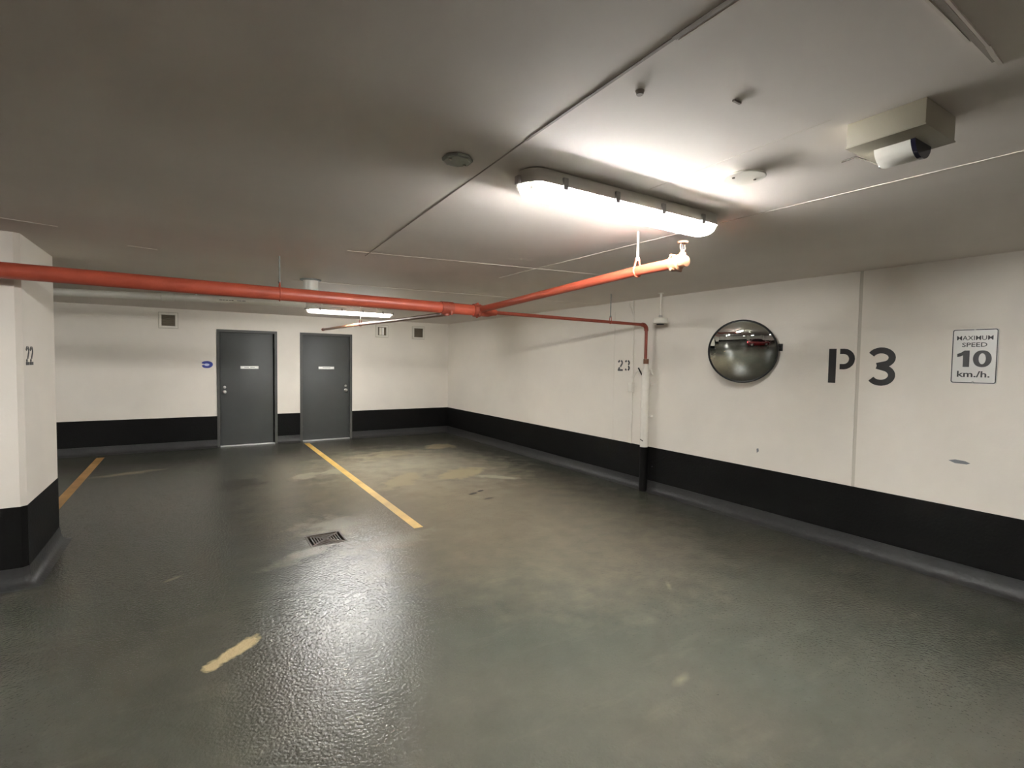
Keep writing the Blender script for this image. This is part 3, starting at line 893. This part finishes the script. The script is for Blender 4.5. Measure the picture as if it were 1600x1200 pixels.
# ------------------------------------------------------------------ wall vents
def vent(x0, x1, z0, z1, label, kind):
    cx, cz = (x0 + x1) / 2, (z0 + z1) / 2
    v = thing('wall_vent', label, 'vent', (cx, YB, cz), None, 'square vents high on the back wall')
    W, Hh, fw = (x1 - x0) / 2, (z1 - z0) / 2, 0.034
    fr = MB()
    for a, b, c_, d in ((-W, W, Hh - fw, Hh), (-W, W, -Hh, -Hh + fw), (-W, -W + fw, -Hh + fw, Hh - fw), (W - fw, W, -Hh + fw, Hh - fw)):
        fr.box(a, b, -0.022, 0, c_, d, 0.003)
    fr.build('frame', 'whitesteel', v)
    ln = MB()
    a, o = 0.012, 0.006
    for p, q, r, s in ((-W - a, W + a, Hh, Hh + a), (-W - a, W + a, -Hh - a, -Hh), (-W - a, -W, -Hh, Hh), (W, W + a, -Hh, Hh)):
        ln.box(p, q, -o, 0, r, s)
    ln.build('sealant_bead', 'bead', v, smooth=False)
    MB().box(-W + fw, W - fw, -0.004, 0, -Hh + fw, Hh - fw).build('backing', 'duct', v, smooth=False)
    if kind == 'louvre':
        nsl = 7
        for i in range(nsl):
            z = -Hh + fw + (i + 0.5) * (2 * Hh - 2 * fw) / nsl
            MB().add([(-W + fw, -0.016, z - 0.008), (W - fw, -0.016, z - 0.008), (W - fw, -0.004, z + 0.006), (-W + fw, -0.004, z + 0.006),
                      (-W + fw, -0.0175, z - 0.006), (W - fw, -0.0175, z - 0.006), (W - fw, -0.0055, z + 0.008), (-W + fw, -0.0055, z + 0.008)],
                     [(0, 1, 2, 3), (4, 7, 6, 5), (0, 4, 5, 1), (1, 5, 6, 2), (2, 6, 7, 3), (3, 7, 4, 0)]).build('slat', 'duct', v, smooth=False)
    else:
        MB().box(0.005, 0.040, -0.012, -0.004, -Hh + fw + 0.008, Hh - fw - 0.008).build('white_blade', 'reflector', v, smooth=False)
        MB().box(-0.055, -0.004, -0.012, -0.004, -Hh + fw + 0.008, Hh - fw - 0.008).build('pale_blade', 'whitesteel', v, smooth=False)
        MB().box(-W + fw, W - fw, -0.010, -0.004, Hh - fw - 0.012, Hh - fw).build('inner_lip', 'duct', v, smooth=False)
    return v
vent(-0.470, -0.210, 2.092, 2.345, 'square dark-slatted vent above the blue ring', 'louvre')
vent(3.225, 3.470, 2.080, 2.318, 'square vent with a white upright blade inside', 'blade')
vent(4.020, 4.285, 2.072, 2.328, 'square dark-slatted vent close to the room corner', 'louvre')

# ------------------------------------------------------------------ floor drain
fd = thing('floor_drain', 'square cast iron floor drain with a crossed grate', 'drain', (DX, DY, 0))
mb = MB()
R = DR - 0.002
for a in ((-R, R, R - 0.016, R), (-R, R, -R, -R + 0.016), (-R, -R + 0.016, -R + 0.016, R - 0.016), (R - 0.016, R, -R + 0.016, R - 0.016)):
    mb.box(a[0], a[1], a[2], a[3], -0.03, 0.002)
mb.build('drain_frame', 'iron', fd, smooth=False)
MB().box(-R, R, -R, R, -0.10, -0.05).build('sump', 'pit', fd, smooth=False)
for s in (-1, 1):
    q = R - 0.02
    d = 0.012
    MB().add([(-q, s * -q - d, z) for z in (-0.02, 0.0)] + [(q, s * q - d, z) for z in (-0.02, 0.0)] + [(-q, s * -q + d, z) for z in (-0.02, 0.0)] + [(q, s * q + d, z) for z in (-0.02, 0.0)],
             [(0, 2, 3, 1), (4, 5, 7, 6), (1, 3, 7, 5), (0, 4, 6, 2), (0, 1, 5, 4), (2, 6, 7, 3)]).build('cross_bar', 'iron', fd, smooth=False)
for i in range(1, 6):
    q = i * (R - 0.02) / 6.0
    for k in range(4):
        bmb = MB().box(-q + 0.006, q - 0.006, q - 0.0055, q + 0.0055, -0.018, -0.001)
        bmb.xf(Matrix.Rotation(k * PI / 2, 4, 'Z'))
        bmb.build('grate_bar', 'iron', fd, smooth=False)

# ------------------------------------------------------------------ car behind the viewpoint (met in the mirror)
car = thing('car', 'dark red car with lit tail lights, reflected in the convex mirror', 'car', (-0.1, -3.2, 0), (0, 0, math.radians(38)))
def sect(y, hw, z0, z1, tw=None):
    """body cross-section at station y: half width, sill and top heights"""
    tw = tw if tw is not None else hw * 0.93
    return [(-hw * 0.94, y, z0), (-hw, y, z0 + 0.12), (-hw, y, z0 + (z1 - z0) * 0.62), (-tw, y, z1), (tw, y, z1), (hw, y, z0 + (z1 - z0) * 0.62), (hw, y, z0 + 0.12), (hw * 0.94, y, z0)]
body = MB().loft([sect(2.22, 0.70, 0.36, 0.78), sect(2.15, 0.84, 0.26, 0.98), sect(1.95, 0.89, 0.22, 1.03), sect(1.2, 0.90, 0.20, 1.02), sect(0.0, 0.90, 0.20, 0.97),
                  sect(-1.1, 0.90, 0.20, 0.95), sect(-1.9, 0.87, 0.22, 0.86), sect(-2.2, 0.76, 0.28, 0.72), sect(-2.28, 0.60, 0.36, 0.58)])
body.build('body', 'carpaint', car, angle=40)
cab = MB().loft([[(-0.80, 1.72, 1.0), (0.80, 1.72, 1.0), (0.66, 1.05, 1.40), (-0.66, 1.05, 1.40)],
                 [(-0.84, 1.0, 0.98), (0.84, 1.0, 0.98), (0.66, 0.75, 1.44), (-0.66, 0.75, 1.44)],
                 [(-0.85, -0.2, 0.95), (0.85, -0.2, 0.95), (0.66, -0.15, 1.44), (-0.66, -0.15, 1.44)],
                 [(-0.82, -1.12, 0.93), (0.82, -1.12, 0.93), (0.64, -0.40, 1.39), (-0.64, -0.40, 1.39)]])
cab.build('cabin_glass', 'carglass', car, angle=25)
MB().loft([[(-0.67, 1.10, 1.385), (0.67, 1.10, 1.385), (0.60, 1.06, 1.425), (-0.60, 1.06, 1.425)],
           [(-0.68, 0.7, 1.435), (0.68, 0.7, 1.435), (0.60, 0.7, 1.47), (-0.60, 0.7, 1.47)],
           [(-0.68, -0.15, 1.435), (0.68, -0.15, 1.435), (0.60, -0.15, 1.47), (-0.60, -0.15, 1.47)],
           [(-0.66, -0.46, 1.375), (0.66, -0.46, 1.375), (0.60, -0.42, 1.42), (-0.60, -0.42, 1.42)]]).build('roof', 'carpaint', car, angle=25)
for s in (-1, 1):
    for a, b in (((s * 0.82, 1.74, 0.99), (s * 0.68, 1.06, 1.40)), ((s * 0.86, 0.42, 0.96), (s * 0.68, 0.40, 1.44)), ((s * 0.84, -1.12, 0.93), (s * 0.66, -0.42, 1.39))):
        MB().tube([a, b], 0.03, 8).build('pillar', 'carpaint', car)
    for y in (1.35, -1.40):
        wmb = MB().tube([(s * 0.70, y, 0.32), (s * 0.72, y, 0.32), (s * 0.90, y, 0.32), (s * 0.92, y, 0.32)], [0.28, 0.32, 0.32, 0.28], 28)
        wh = wmb.build('wheel', 'tyre', car)
        MB().tube([(s * 0.915, y, 0.32), (s * 0.925, y, 0.32)], [0.20, 0.17], 20).build('wheel_rim', 'steel', wh)
    MB().box(s * 0.66 - 0.17, s * 0.66 + 0.17, 2.10, 2.215, 0.76, 0.92, 0.02).build('tail_light', 'taillight', car)
    MB().box(s * 0.60 - 0.14, s * 0.60 + 0.14, -2.24, -2.08, 0.58, 0.68, 0.02).build('headlight', 'plate', car)
    MB().box(s * 0.98 - 0.09, s * 0.98 + 0.09, -0.85, -0.75, 0.96, 1.08, 0.02).build('wing_mirror', 'carpaint', car)
MB().box(-0.26, 0.26, 2.20, 2.235, 0.60, 0.73, 0.004).build('licence_plate', 'plate', car)
MB().box(-0.80, 0.80, 2.10, 2.27, 0.34, 0.54, 0.03).build('bumper', 'rubber', car)
